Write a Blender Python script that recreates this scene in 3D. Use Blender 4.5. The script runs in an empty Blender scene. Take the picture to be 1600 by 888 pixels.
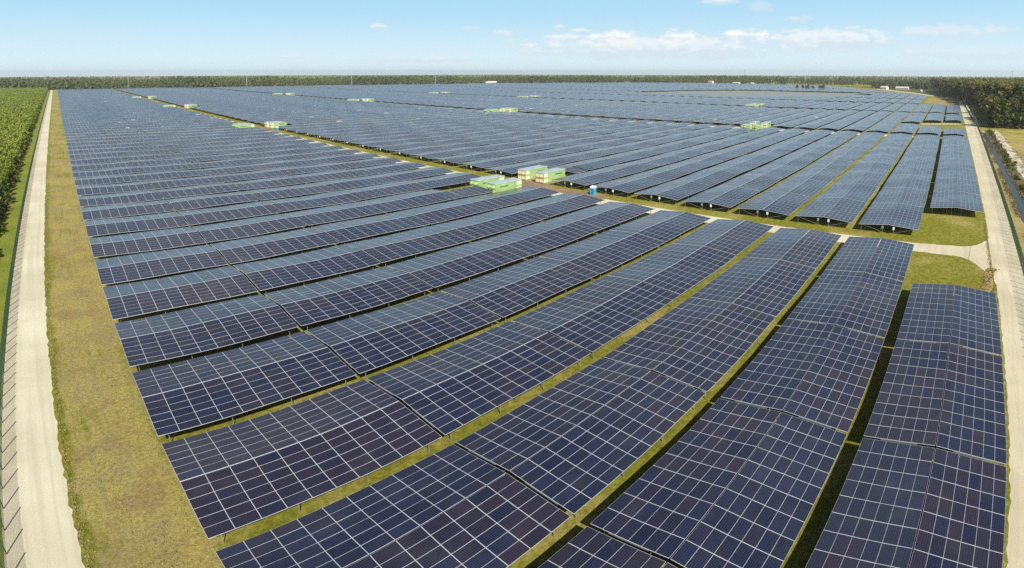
import bpy, math, random
import numpy as np
from mathutils import Vector, Matrix

random.seed(7)
RNG = np.random.default_rng(7)
SC = bpy.context.scene
COL = SC.collection
R = math.radians
HAZE = .00011

# ------------------------------------------------------------------ camera (drone lens, measured from the site's straight lines)
CAM_H = 30.80
HEAD = R(46.42)
PITCH = R(0.579)
cam_data = bpy.data.cameras.new("drone_camera")
cam = bpy.data.objects.new("drone_camera", cam_data)
COL.objects.link(cam)
fw = Vector((math.sin(HEAD) * math.cos(PITCH), math.cos(HEAD) * math.cos(PITCH), -math.sin(PITCH)))
rt = Vector((math.cos(HEAD), -math.sin(HEAD), 0))
up = rt.cross(fw)
m = Matrix.Identity(4)
for i in range(3):
    m[i][0], m[i][1], m[i][2] = rt[i], up[i], -fw[i]
m[2][3] = CAM_H
cam.matrix_world = m
cam_data.type = 'PANO'
cam_data.panorama_type = 'FISHEYE_LENS_POLYNOMIAL'
cam_data.fisheye_fov = R(180)
cam_data.sensor_fit = 'HORIZONTAL'
cam_data.sensor_width = 36
cam_data.fisheye_polynomial_k0 = 0.0
cam_data.fisheye_polynomial_k1 = -0.05155189654956057
cam_data.fisheye_polynomial_k2 = -9.882170476326802e-06
cam_data.fisheye_polynomial_k3 = 8.864737622789136e-06
cam_data.fisheye_polynomial_k4 = -9.036404374040349e-08
cam_data.shift_x = -0.0059
cam_data.shift_y = -0.3623
cam_data.clip_start = 0.5
cam_data.clip_end = 60000
SC.camera = cam


def seen(u, v, z=1.5):
    """is a point of the site inside the photographed view (only used to choose which tables are objects of their own)"""
    d = Vector((u, v, z - CAM_H))
    x, y, w = d.dot(rt), d.dot(up), d.dot(fw)
    rho = math.hypot(x, y)
    th = math.atan2(rho, w)
    r = 861.74 * th * (1 + .0542 * th ** 2 + .0024 * th ** 4)
    px, py = 809.5 + r * x / rho, 122.2 - r * y / rho
    return -10 < px < 1610 and py < 900


# ------------------------------------------------------------------ materials
def new_mat(name):
    mt = bpy.data.materials.new(name)
    mt.use_nodes = True
    nt = mt.node_tree
    b = nt.nodes['Principled BSDF']
    return mt, nt, b


class NB:
    """small helper to write node trees"""

    def __init__(self, nt):
        self.nt = nt

    def n(self, typ, **kw):
        nd = self.nt.nodes.new(typ)
        for k, v in kw.items():
            setattr(nd, k, v)
        return nd

    def put(self, sock, val):
        if isinstance(val, bpy.types.NodeSocket):
            self.nt.links.new(val, sock)
        else:
            sock.default_value = val

    def math(self, op, a, b=0.0, c=None, clamp=False):
        nd = self.n('ShaderNodeMath', operation=op)
        nd.use_clamp = clamp
        self.put(nd.inputs[0], a)
        self.put(nd.inputs[1], b)
        if c is not None:
            self.put(nd.inputs[2], c)
        return nd.outputs[0]

    def mix(self, f, a, b, blend='MIX'):
        nd = self.n('ShaderNodeMix', data_type='RGBA', blend_type=blend)
        self.put(nd.inputs[0], f)
        self.put(nd.inputs[6], a)
        self.put(nd.inputs[7], b)
        return nd.outputs[2]

    def noise(self, vec, scale, detail=3.0, rough=.55, dim='3D'):
        nd = self.n('ShaderNodeTexNoise', noise_dimensions=dim)
        if vec is not None:
            self.put(nd.inputs['Vector'], vec)
        nd.inputs['Scale'].default_value = scale
        nd.inputs['Detail'].default_value = detail
        nd.inputs['Roughness'].default_value = rough
        return nd.outputs[0]

    def ramp(self, f, lo, hi, a=0.0, b=1.0):
        nd = self.n('ShaderNodeMapRange', interpolation_type='SMOOTHSTEP')
        nd.clamp = True
        self.put(nd.inputs[0], f)
        self.put(nd.inputs[1], lo)
        self.put(nd.inputs[2], hi)
        self.put(nd.inputs[3], a)
        self.put(nd.inputs[4], b)
        return nd.outputs[0]

    def xyz(self, vec):
        nd = self.n('ShaderNodeSeparateXYZ')
        self.put(nd.inputs[0], vec)
        return nd.outputs

    def vec(self, x, y, z=0.0):
        nd = self.n('ShaderNodeCombineXYZ')
        for i, q in enumerate((x, y, z)):
            self.put(nd.inputs[i], q)
        return nd.outputs[0]

    def bump(self, h, strength, dist):
        nd = self.n('ShaderNodeBump')
        nd.inputs['Strength'].default_value = strength
        nd.inputs['Distance'].default_value = dist
        self.put(nd.inputs['Height'], h)
        return nd.outputs[0]


def c4(r, g, b):
    return (r, g, b, 1.0)


def plain(name, col, rough=.6, metal=0.0, var=.12, scale=3.0):
    mt, nt, b = new_mat(name)
    q = NB(nt)
    tc = q.n('ShaderNodeTexCoord')
    f = q.noise(tc.outputs['Object'], scale, 4.0)
    lo = c4(*[x * (1 - var) for x in col])
    hi = c4(*[min(1, x * (1 + var)) for x in col])
    q.put(b.inputs['Base Color'], q.mix(q.ramp(f, .3, .7), lo, hi))
    b.inputs['Roughness'].default_value = rough
    b.inputs['Metallic'].default_value = metal
    return mt


def panel_material():
    mt, nt, b = new_mat("solar_glass")
    q = NB(nt)
    uv = q.n('ShaderNodeUVMap', uv_map="modules").outputs[0]
    x, y, _ = q.xyz(uv)
    fx, fy = q.math('FRACT', x), q.math('FRACT', y)
    ix, iy = q.math('FLOOR', x), q.math('FLOOR', y)
    dx = q.math('MULTIPLY', q.math('MINIMUM', fx, q.math('SUBTRACT', 1.0, fx)), 1.976)
    dy = q.math('MULTIPLY', q.math('MINIMUM', fy, q.math('SUBTRACT', 1.0, fy)), .992)
    frame = q.math('MAXIMUM', q.math('LESS_THAN', dx, .025), q.math('LESS_THAN', dy, .0135))
    # cell grid 12 x 6
    cx, cy = q.math('FRACT', q.math('MULTIPLY', fx, 12.0)), q.math('FRACT', q.math('MULTIPLY', fy, 6.0))
    ex = q.math('MINIMUM', cx, q.math('SUBTRACT', 1.0, cx))
    ey = q.math('MINIMUM', cy, q.math('SUBTRACT', 1.0, cy))
    cell = q.math('LESS_THAN', q.math('MINIMUM', ex, ey), .035)
    wn = q.n('ShaderNodeTexWhiteNoise', noise_dimensions='2D')
    q.put(wn.inputs['Vector'], q.vec(ix, iy))
    rnd = wn.outputs['Value']
    rnd2 = q.xyz(wn.outputs['Color'])[1]
    # batches of brownish cells come in patches of neighbouring modules
    patch = q.noise(q.vec(q.math('MULTIPLY', ix, .075), q.math('MULTIPLY', iy, .05)), 1.0, 2.0, .5)
    warm = q.math('MULTIPLY', q.ramp(q.math('ADD', q.math('MULTIPLY', patch, 1.25), q.math('MULTIPLY', rnd, .30)), .68, .95), .9)
    cold = q.mix(rnd2, c4(.0050, .0085, .026), c4(.0098, .0142, .042))
    base = q.mix(warm, cold, q.mix(rnd2, c4(.016, .0115, .022), c4(.023, .014, .024)))
    # crystal flecks
    tc = q.n('ShaderNodeTexCoord')
    fl = q.noise(q.vec(q.math('MULTIPLY', x, 12.0), q.math('MULTIPLY', y, 6.0)), 2.3, 2.0)
    base = q.mix(q.ramp(fl, .35, .75, 0.0, .35), base, q.mix(.5, base, c4(.02, .03, .08)))
    base = q.mix(q.math('MULTIPLY', cell, .75), base, c4(.075, .085, .12))
    geo = q.n('ShaderNodeNewGeometry')
    dust = q.noise(geo.outputs['Position'], .35, 4.0)
    base = q.mix(q.ramp(dust, .45, .8, 0.0, .05), base, c4(.25, .23, .2))
    col = q.mix(frame, base, c4(.55, .58, .61))
    q.put(b.inputs['Base Color'], col)
    q.put(b.inputs['Roughness'], q.math('ADD', q.math('MULTIPLY', frame, .22), q.ramp(rnd, 0.0, 1.0, .20, .27)))
    b.inputs['IOR'].default_value = 1.47
    b.inputs['Sheen Weight'].default_value = .07
    b.inputs['Sheen Roughness'].default_value = .45
    b.inputs['Sheen Tint'].default_value = c4(.9, .95, 1.0)
    return mt


def ground_material():
    mt, nt, b = new_mat("grassland")
    q = NB(nt)
    geo = q.n('ShaderNodeNewGeometry')
    P = geo.outputs['Position']
    x, y, _ = q.xyz(P)
    big = q.noise(P, .022, 3.0)
    mid = q.noise(P, .16, 4.0, .6)
    sm = q.noise(P, 1.1, 4.0, .65)
    fine = q.noise(P, 7.0, 4.0, .7)
    vfine = q.noise(P, 28.0, 2.0, .7)
    # how dry each part of the land is
    verge = q.math('MULTIPLY', q.ramp(x, -4.6, -2.6), q.ramp(x, 3.2, 5.5, 1.0, 0.0))
    nearv = q.ramp(y, 60.0, 260.0, 1.0, .62)
    site = q.ramp(x, 3.2, 5.0)
    young = q.ramp(x, -10.2, -8.8, 1.0, 0.0)
    south = q.ramp(y, -15.5, -13.5, 1.0, 0.0)
    south_dry = q.math('MULTIPLY', south, q.ramp(x, 350.0, 372.0, 1.0, 0.0))
    far = q.ramp(q.math('ADD', x, y), 2200.0, 2800.0)
    bias = q.math('MULTIPLY', q.math('MULTIPLY', verge, nearv), .30)
    bias = q.math('SUBTRACT', bias, q.math('MULTIPLY', q.math('MULTIPLY', q.ramp(x, -4.4, -4.0), q.ramp(x, -3.6, -2.2, 1.0, 0.0)), q.ramp(q.noise(P, .3, 3.0), .35, .65, .0, .22)))
    patchy = q.noise(P, .085, 4.0, .62)
    bias = q.math('ADD', bias, q.math('MULTIPLY', q.math('SUBTRACT', patchy, .5), .95))
    streak = q.noise(q.vec(q.math('MULTIPLY', x, 1.5), q.math('MULTIPLY', y, .06), 0.0), 1.0, 4.0, .6)
    bias = q.math('ADD', bias, q.math('MULTIPLY', verge, q.math('MULTIPLY', q.math('SUBTRACT', streak, .5), .75)))
    bias = q.math('ADD', bias, q.math('MULTIPLY', site, .02))
    bias = q.math('SUBTRACT', bias, q.math('MULTIPLY', young, .34))
    bias = q.math('ADD', bias, q.math('MULTIPLY', south_dry, .17))
    bias = q.math('SUBTRACT', bias, q.math('MULTIPLY', far, .35))
    f = q.math('ADD', q.math('MULTIPLY', big, .45), q.math('MULTIPLY', mid, .45))
    f = q.math('ADD', f, q.math('MULTIPLY', sm, .35))
    f = q.math('ADD', f, q.math('MULTIPLY', fine, .22))
    f = q.math('ADD', f, bias)
    dry = q.ramp(f, .70, 1.02)
    green = q.mix(q.ramp(sm, .3, .7), c4(.165, .175, .018), c4(.285, .270, .036))
    straw = q.mix(q.ramp(fine, .25, .75), c4(.30, .25, .060), c4(.50, .42, .145))
    lush = q.math('MULTIPLY', young, .8)
    green = q.mix(lush, green, q.mix(q.ramp(mid, .3, .7), c4(.165, .225, .028), c4(.26, .29, .045)))
    brown = q.math('MULTIPLY', verge, q.ramp(q.noise(P, .2, 5.0, .68), .47, .60))
    straw = q.mix(q.math('MULTIPLY', brown, .85), straw, q.mix(fine, c4(.25, .185, .065), c4(.39, .305, .125)))
    col = q.mix(dry, green, straw)
    # greyish worn patches and faint wheel tracks along the verge
    worn = q.math('MULTIPLY', verge, q.ramp(q.noise(P, .11, 5.0, .65), .46, .62))
    col = q.mix(q.math('MULTIPLY', worn, .5), col, q.mix(fine, c4(.25, .205, .09), c4(.42, .355, .175)))
    wob = q.math('MULTIPLY', q.math('SUBTRACT', q.noise(q.vec(0.0, y, 0.0), .05, 2.0), .5), .8)
    tx = q.math('ADD', x, wob)
    tr = q.math('MINIMUM', q.math('ABSOLUTE', q.math('ADD', tx, 1.5)), q.math('ABSOLUTE', q.math('SUBTRACT', tx, .3)))
    track = q.math('MULTIPLY', q.ramp(tr, .12, .34, 1.0, 0.0), q.math('MULTIPLY', verge, q.ramp(mid, .42, .62)))
    col = q.mix(q.math('MULTIPLY', track, .45), col, c4(.30, .25, .15))
    # bright sand and dead wood on the cleared land beyond the water
    sand = q.math('MULTIPLY', south_dry, q.math('MULTIPLY', q.ramp(y, -23.0, -27.0, 0.0, 1.0), q.ramp(q.math('ADD', q.math('MULTIPLY', mid, .7), q.math('MULTIPLY', big, .3)), .50, .62)))
    col = q.mix(q.math('MULTIPLY', sand, .75), col, q.mix(fine, c4(.36, .25, .10), c4(.50, .37, .18)))
    # tufts: light and dark flecks
    fleck = q.math('MULTIPLY', q.ramp(vfine, .25, .75, .86, 1.12), q.ramp(q.noise(P, 2.6, 4.0, .75), .3, .72, .72, 1.22))
    cl = q.n('ShaderNodeMix', data_type='RGBA', blend_type='MULTIPLY')
    cl.inputs[0].default_value = 1.0
    q.put(cl.inputs[6], col)
    q.put(cl.inputs[7], q.vec(fleck, fleck, fleck))
    q.put(b.inputs['Base Color'], cl.outputs[2])
    b.inputs['Roughness'].default_value = .95
    b.inputs['Specular IOR Level'].default_value = .1
    h = q.math('ADD', q.math('MULTIPLY', fine, 1.0), q.math('MULTIPLY', vfine, .5))
    q.put(b.inputs['Normal'], q.bump(h, .8, .12))
    return mt


def gravel_material(name, lo, hi, shade, ruts=(.25, .25)):
    mt, nt, b = new_mat(name)
    q = NB(nt)
    geo = q.n('ShaderNodeNewGeometry')
    P = geo.outputs['Position']
    big = q.noise(P, .09, 4.0, .6)
    fine = q.noise(P, 9.0, 3.0, .7)
    vf = q.noise(P, 38.0, 2.0, .7)
    col = q.mix(q.ramp(big, .3, .7), c4(*lo), c4(*hi))
    col = q.mix(q.ramp(fine, .3, .8, 0.0, .35), col, c4(*shade))
    # faint wheel ruts and washed streaks running with the track
    xx, yy, _ = q.xyz(P)
    rut = q.noise(q.vec(q.math('MULTIPLY', xx, ruts[0]), q.math('MULTIPLY', yy, ruts[1]), 0.0), 1.0, 3.0, .6)
    col = q.mix(q.ramp(rut, .42, .68, 0.0, .42), col, c4(*shade))
    k = q.ramp(vf, .2, .8, .93, 1.06)
    mu = q.n('ShaderNodeMix', data_type='RGBA', blend_type='MULTIPLY')
    mu.inputs[0].default_value = 1.0
    q.put(mu.inputs[6], col)
    q.put(mu.inputs[7], q.vec(k, k, k))
    q.put(b.inputs['Base Color'], mu.outputs[2])
    b.inputs['Roughness'].default_value = .95
    b.inputs['Specular IOR Level'].default_value = .15
    q.put(b.inputs['Normal'], q.bump(q.math('ADD', fine, vf), .5, .05))
    return mt


def leaf_material(name, a, bcol, c, scale=.35, trans=.3):
    mt, nt, b = new_mat(name)
    q = NB(nt)
    geo = q.n('ShaderNodeNewGeometry')
    oi = q.n('ShaderNodeObjectInfo')
    f = q.noise(geo.outputs['Position'], scale, 3.0)
    g = q.noise(geo.outputs['Position'], scale * .11, 3.0)
    col = q.mix(q.ramp(f, .3, .7), c4(*a), c4(*bcol))
    col = q.mix(q.ramp(q.math('ADD', g, q.math('MULTIPLY', q.math('SUBTRACT', oi.outputs['Random'], .5), .35)), .42, .72), col, c4(*c))
    q.put(b.inputs['Base Color'], col)
    b.inputs['Roughness'].default_value = .7
    b.inputs['Specular IOR Level'].default_value = .25
    tr = q.n('ShaderNodeBsdfTranslucent')
    q.put(tr.inputs[0], col)
    mx = q.n('ShaderNodeMixShader')
    mx.inputs[0].default_value = trans
    q.nt.links.new(b.outputs[0], mx.inputs[1])
    q.nt.links.new(tr.outputs[0], mx.inputs[2])
    out = [n for n in nt.nodes if n.type == 'OUTPUT_MATERIAL'][0]
    q.nt.links.new(mx.outputs[0], out.inputs[0])
    return mt


def water_material():
    mt, nt, b = new_mat("canal_water")
    q = NB(nt)
    geo = q.n('ShaderNodeNewGeometry')
    f = q.noise(geo.outputs['Position'], .8, 3.0)
    q.put(b.inputs['Base Color'], q.mix(f, c4(.020, .022, .024), c4(.05, .045, .035)))
    b.inputs['Roughness'].default_value = .30
    b.inputs['IOR'].default_value = 1.33
    q.put(b.inputs['Normal'], q.bump(q.noise(geo.outputs['Position'], 5.0, 2.0), .08, .03))
    return mt


M_PANEL = panel_material()
M_ALU = plain("galvanised_steel", (.42, .43, .44), .45, .6)
M_GLINT = plain("ridge_glint_pale", (.50, .53, .56), .4, 0, .06)  # pale colour standing in for the glint along the ridge
M_WHITE = plain("white_enamel", (.78, .79, .78), .4, 0, .05)
M_GROUND = ground_material()
M_GRAVEL = gravel_material("pale_gravel", (.58, .54, .385), (.71, .67, .495), (.46, .42, .29), (1.6, .035))
M_GRAVEL2 = gravel_material("worn_gravel", (.55, .49, .34), (.68, .62, .45), (.43, .38, .26), (.06, 1.3))
M_SHOULDER = gravel_material("shoulder_gravel", (.56, .50, .345), (.66, .60, .44), (.46, .405, .275))  # gravel toned down for the mesh fence's shade; also the churned ground
M_SOIL = gravel_material("brown_soil", (.24, .165, .095), (.36, .26, .16), (.18, .12, .07))
M_SOIL2 = gravel_material("dark_bank_soil", (.10, .085, .055), (.20, .165, .10), (.075, .07, .035))
M_TAN = gravel_material("dry_meadow", (.30, .23, .085), (.40, .31, .12), (.24, .20, .07))
M_FALLOW = gravel_material("pale_fallow", (.21, .25, .25), (.27, .31, .31), (.19, .22, .21))
M_MEADOW = gravel_material("green_meadow", (.085, .11, .025), (.13, .15, .04), (.07, .09, .02))
M_WATER = water_material()
M_GREEN = plain("green_coated_steel", (.32, .47, .18), .45, 0, .12, .5)
M_GREEN_D = plain("green_shadow_gap", (.10, .19, .05), .6, 0, .1)
M_ROOF = plain("grey_blue_membrane", (.38, .46, .47), .5, 0, .16, .7)
M_CREAM = plain("cream_door_panel", (.80, .74, .50), .45, 0, .05)
M_OCHRE = plain("ochre_door_frame", (.33, .27, .07), .6, 0, .1)
M_WIRE = plain("dark_green_wire", (.020, .075, .032), .5, 0, .15)
M_POST = plain("fence_post_paint", (.05, .075, .04), .5, 0, .15)
M_BLUE = plain("blue_plastic", (.05, .38, .64), .35, 0, .08)
M_BLUE_D = plain("blue_plastic_door", (.02, .17, .42), .35, 0, .08)
M_BARK = plain("pine_bark", (.13, .11, .09), .9, 0, .35, 6)
M_LEAF_YOUNG = leaf_material("young_pine_needles", (.245, .300, .038), (.310, .360, .055), (.195, .250, .038))
M_LEAF_PINE = leaf_material("old_pine_needles", (.075, .105, .022), (.150, .180, .036), (.20, .190, .046), .18)
M_LEAF_FAR = leaf_material("woodland_leaves", (.095, .130, .032), (.120, .155, .040), (.165, .200, .058), .05)
M_LEAF_SHRUB = leaf_material("scrub_leaves", (.08, .11, .02), (.16, .18, .032), (.22, .19, .06), .6)
M_DRYGRASS = leaf_material("dry_stalks", (.22, .17, .07), (.15, .12, .045), (.12, .12, .035), 1.5)
M_BRANCH = plain("bleached_deadwood", (.36, .32, .25), .9, 0, .3, 2)
M_HOUSE = plain("limewashed_wall", (.62, .59, .53), .8, 0, .06)
M_TILE = plain("terracotta_tiles", (.46, .30, .20), .8, 0, .15)
M_PYLON = plain("pale_pylon_steel", (.62, .63, .60), .5, .2)


# ------------------------------------------------------------------ mesh building and tagging
class MB:
    def __init__(self):
        self.v, self.f, self.uv = [], [], []

    def quad(self, a, b, c, d, uv=None):
        k = len(self.v)
        self.v += [a, b, c, d]
        self.f.append((k, k + 1, k + 2, k + 3))
        self.uv.append(uv or ((.5, .5),) * 4)

    def hexa(self, p, uv_top=None):
        """p: four bottom corners then four top corners, both counter-clockwise"""
        self.quad(p[4], p[5], p[6], p[7], uv_top)
        self.quad(p[3], p[2], p[1], p[0])
        for i in range(4):
            j = (i + 1) % 4
            self.quad(p[i], p[j], p[4 + j], p[4 + i], ((0, 0),) * 4 if uv_top else None)

    def box(self, x0, x1, y0, y1, z0, z1):
        self.hexa([(x0, y0, z0), (x1, y0, z0), (x1, y1, z0), (x0, y1, z0), (x0, y0, z1), (x1, y0, z1), (x1, y1, z1), (x0, y1, z1)])
        return self

    def tube(self, p, q, r0, r1=None, n=6, caps=True):
        r1 = r0 if r1 is None else r1
        p, q = Vector(p), Vector(q)
        d = (q - p).normalized()
        a = d.orthogonal().normalized()
        b = d.cross(a)
        ring = lambda c, r: [tuple(c + (a * math.cos(t) + b * math.sin(t)) * r) for t in [2 * math.pi * i / n for i in range(n)]]
        A, B = ring(p, r0), ring(q, r1)
        for i in range(n):
            j = (i + 1) % n
            self.quad(A[i], A[j], B[j], B[i])
        if caps:
            for i in range(1, n - 1):
                k = len(self.v)
                self.v += [B[0], B[i], B[i + 1]]
                self.f.append((k, k + 1, k + 2))
                self.uv.append(((.5, .5),) * 3)
        return self

    def mesh(self, name, mat, uv=False, smooth=False):
        me = bpy.data.meshes.new(name)
        me.from_pydata(self.v, [], self.f)
        if uv:
            la = me.uv_layers.new(name="modules")
            flat = [c for face in self.uv for p in face for c in p]
            la.data.foreach_set('uv', flat)
        me.materials.append(mat)
        me.update()
        return me

    def build(self, name, mat, parent=None, uv=False, loc=None):
        return link(name, self.mesh(name, mat, uv), parent, loc)


def link(name, data, parent=None, loc=None):
    o = bpy.data.objects.new(name, data)
    COL.objects.link(o)
    if parent is not None:
        o.parent = parent
    if loc is not None:
        o.location = loc
    return o


def tag(o, label=None, cat=None, group=None, kind=None):
    if label:
        o['label'] = label
    if cat:
        o['category'] = cat
    if group:
        o['group'] = group
    if kind:
        o['kind'] = kind
    return o


def thing(name, label, cat, loc=(0, 0, 0), rotz=0.0, group=None):
    o = bpy.data.objects.new(name, None)
    o.empty_display_size = .3
    COL.objects.link(o)
    o.location = loc
    o.rotation_euler = (0, 0, rotz)
    return tag(o, label, cat, group)


def copy_tree(o, parent=None):
    c = o.copy()
    COL.objects.link(c)
    if parent is not None:
        c.parent = parent
    for ch in list(o.children):
        copy_tree(ch, c)
    return c


def np_mesh(name, V, F, mat):
    """V (n,3), F (m,4) quads"""
    me = bpy.data.meshes.new(name)
    me.vertices.add(len(V))
    me.vertices.foreach_set('co', np.ascontiguousarray(V, dtype=np.float32).ravel())
    me.loops.add(F.size)
    me.loops.foreach_set('vertex_index', np.ascontiguousarray(F, dtype=np.int32).ravel())
    me.polygons.add(len(F))
    me.polygons.foreach_set('loop_start', np.arange(0, F.size, 4, dtype=np.int32))
    me.update(calc_edges=True)
    me.validate()
    me.materials.append(mat)
    return me


ORD = ["zeroth", "first", "second", "third", "fourth", "fifth", "sixth", "seventh", "eighth", "ninth", "tenth", "eleventh", "twelfth", "thirteenth", "fourteenth",
       "fifteenth", "sixteenth", "seventeenth", "eighteenth", "nineteenth", "twentieth"]
TENS = {2: "twenty", 3: "thirty", 4: "forty", 5: "fifty", 6: "sixty", 7: "seventy", 8: "eighty"}
TENTH = {2: "twentieth", 3: "thirtieth", 4: "fortieth", 5: "fiftieth", 6: "sixtieth", 7: "seventieth", 8: "eightieth"}


def ordinal(n):
    if n <= 20:
        return ORD[n]
    t, u = divmod(n, 10)
    return TENTH[t] if u == 0 else TENS[t] + "-" + ORD[u]


# ------------------------------------------------------------------ ground, roads, water
def sheet(name, pts, z, mat, label=None):
    """flat polygon given as two matching rows of points (one side, other side)"""
    b = MB()
    A, B = pts
    for i in range(len(A) - 1):
        b.quad((*A[i], z), (*B[i], z), (*B[i + 1], z), (*A[i + 1], z))
    o = b.build(name, mat)
    # make faces point up
    me = o.data
    me.update()
    if me.polygons and me.polygons[0].normal.z < 0:
        me.flip_normals()
    return tag(o, label, None, None, 'structure')


def poly_sheet(name, pts, z, mat, label=None):
    me = bpy.data.meshes.new(name)
    me.from_pydata([(x, y, z) for x, y in pts], [], [tuple(range(len(pts)))])
    me.materials.append(mat)
    me.update()
    if me.polygons[0].normal.z < 0:
        me.flip_normals()
    return tag(link(name, me), label, None, None, 'structure')


def steps(a, b, near, grow=1.03, most=12.0):
    s, out, d = a, [a], near
    while s < b:
        s = min(b, s + d)
        d = min(most, d * grow)
        out.append(s)
    return out


def rough_edge(base, amp, n):
    """a ragged edge: slow wander plus tufts"""
    w = np.cumsum(RNG.normal(0, .12, n))
    w = w - np.convolve(w, np.ones(25) / 25, 'same')
    e = RNG.normal(0, 1, n)
    return base + amp * (.6 * e + .5 * np.clip(w, -2, 2))


g = MB()
S_ = 6500.0
g.quad((-S_, -S_, 0), (S_, -S_, 0), (S_, S_, 0), (-S_, S_, 0))
tag(g.build("ground", M_GROUND), "grassland and dry verge under and around the solar park", None, None, 'structure')

vs = steps(-30, 1200, .22, 1.006, 8.0)
n = len(vs)
inner = rough_edge(-4.13, .14, n)
shl = rough_edge(-7.95, .035, n)
sheet("gravel_road", ([(x, y) for x, y in zip(shl, vs)], [(x, y) for x, y in zip(inner, vs)]), .008, M_GRAVEL)
out = rough_edge(-9.45, .07, n)
sheet("road_shoulder", ([(x, y) for x, y in zip(out, vs)], [(-7.6, y) for y in vs]), .004, M_SHOULDER)  # strip under the fence's shadow, that shade put into its colour

us = steps(-30, 760, .25, 1.006, 8.0)
n = len(us)
e_in = rough_edge(-9.45, .10, n)
e_out = np.array([-12.9 - max(0, u - 80) * .0075 for u in us]) + rough_edge(0, .05, n)
sheet("canal_road", ([(u, y) for u, y in zip(us, e_out)], [(u, y) for u, y in zip(us, e_in)]), .008, M_GRAVEL2)
sh_o = np.array([-14.2 - max(0, u - 80) * .0085 for u in us]) + rough_edge(0, .08, n)
sheet("canal_road_shoulder", ([(u, y) for u, y in zip(us, sh_o)], [(u, y + .4) for u, y in zip(us, e_out)]), .004, M_SHOULDER)
# the road's far end swings round the field
sheet("far_road", ([(758, -9.0), (812, 9), (936, 45), (1005, 72), (1200, 150)], [(758, -4.0), (806, 15), (930, 53), (1000, 82), (1196, 160)]), .012, M_GRAVEL2)

# service road across the field, with flared mouth
vs = steps(4.0, 1195, .35, 1.012, 9.0)
n = len(vs)
a = rough_edge(104.4, .10, n)
c = rough_edge(109.8, .10, n)
sheet("service_road", ([(x, y) for x, y in zip(a, vs)], [(x, y) for x, y in zip(c, vs)]), .008, M_GRAVEL)
mouthA, mouthB = [], []
for i in range(30):
    t = i / 29.0
    v = 4.2 - t * 13.9
    mouthA.append((104.4 - .4 * t - 13.5 * max(0, (t - .50) / .5) ** 2.2 + random.gauss(0, .09), v))
    mouthB.append((109.8 + 1.4 * t + 8.0 * max(0, (t - .55) / .45) ** 2.6 + random.gauss(0, .09), v))
sheet("road_mouth", (mouthA, mouthB), .0115, M_GRAVEL2)

for k, (ua, ub, v0) in enumerate([(294.6, 301.5, 18), (484, 490, 160), (605, 611, 250)]):
    vs = steps(v0, 1150, 3, 1.02, 14)
    sheet("service_road", ([(ua, y) for y in vs], [(ub, y) for y in vs]), .008, M_GRAVEL)
# cross road by the gate
sheet("cross_road", ([(372, 18), (377, 5), (381, -9.2)], [(379, 18), (385, 5), (389, -9.2)]), .012, M_GRAVEL2)

# brown worn soil at the cabin groups
for (u0, u1, v0, v1) in [(87.5, 126, 95.8, 111), (108.2, 112.9, 75, 112), (92, 126, 295.5, 310), (108.2, 112.9, 276, 312), (94, 124, 507, 522), (283, 314, 96.5, 110)]:
    pts = []
    for i in range(40):
        t = 2 * math.pi * i / 40
        cxm, sxm = math.cos(t), math.sin(t)
        pts.append(((u0 + u1) / 2 + (u1 - u0) / 2 * math.copysign(abs(cxm) ** .45, cxm) * random.uniform(.93, 1.03),
                    (v0 + v1) / 2 + (v1 - v0) / 2 * math.copysign(abs(sxm) ** .45, sxm) * random.uniform(.93, 1.03)))
    poly_sheet("bare_soil", pts, .016 if u1 > 113 else .0125, M_SOIL)
poly_sheet("dry_meadow", [(612, -4), (780, -5), (778, 29), (645, 28)], .006, M_TAN)
poly_sheet("pale_fallow_land", [(668, 256), (726, 164), (800, 104), (905, 146), (912, 245), (945, 304), (860, 427), (778, 438), (703, 449)], .006, M_FALLOW)
poly_sheet("green_meadow", [(830, 20), (1020, 66), (1210, 140), (1380, 270), (1360, 40), (980, -60), (815, -20)], .006, M_MEADOW)

# canal beside the fence
us = steps(60, 331, 1.2, 1.01, 4)
n = len(us)
wa = rough_edge(-20.0, .40, n)
wb = rough_edge(-17.7, .30, n)
sheet("water", ([(u, y) for u, y in zip(us, wa)], [(u, y) for u, y in zip(us, wb)]), .012, M_WATER)
us = steps(376, 690, 2, 1.01, 5)
n = len(us)
sheet("water", ([(u, y) for u, y in zip(us, rough_edge(-19.0, .2, n))], [(u, y) for u, y in zip(us, rough_edge(-17.3, .1, n))]), .012, M_WATER)
us = steps(60, 350, 1.0, 1.01, 3)
n = len(us)
sheet("canal_bank", ([(u, y) for u, y in zip(us, rough_edge(-23.9, .45, n))], [(u, y) for u, y in zip(us, rough_edge(-19.6, .2, n))]), .008, M_SOIL2)
us = steps(60, 365, 1.0, 1.01, 3)
n = len(us)
sheet("dry_bank", ([(u, y) for u, y in zip(us, rough_edge(-18.2, .2, n))], [(u, y - max(0, u - 80) * .0075) for u, y in zip(us, rough_edge(-15.1, .12, n))]), .005, M_TAN)
# track of churned pale ground beyond the canal
us = steps(100, 350, 1.0, 1.01, 3)
n = len(us)
sheet("churned_track", ([(u, y) for u, y in zip(us, rough_edge(-27.6, .5, n))], [(u, y) for u, y in zip(us, rough_edge(-24.2, .5, n))]), .006, M_SHOULDER)

# ------------------------------------------------------------------ solar tables
PITCHV, V0, U0, PER = 13.2655, 50.28, 4.18, 19.9
ML, MWID = 1.958, .985
RISE, HALF, EAVE = .515, 5.95, 1.50
LEN = 10 * ML


def swell(u, v):
    return (.045 * math.sin(u * .19 + v * .045 + 1.0) + .05 * math.sin(u * .083 - v * .12 + 2.2) + .045 * math.sin(u * .33 + v * .31 + .4) + .03 * math.sin(v * .47 + u * .11))


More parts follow.
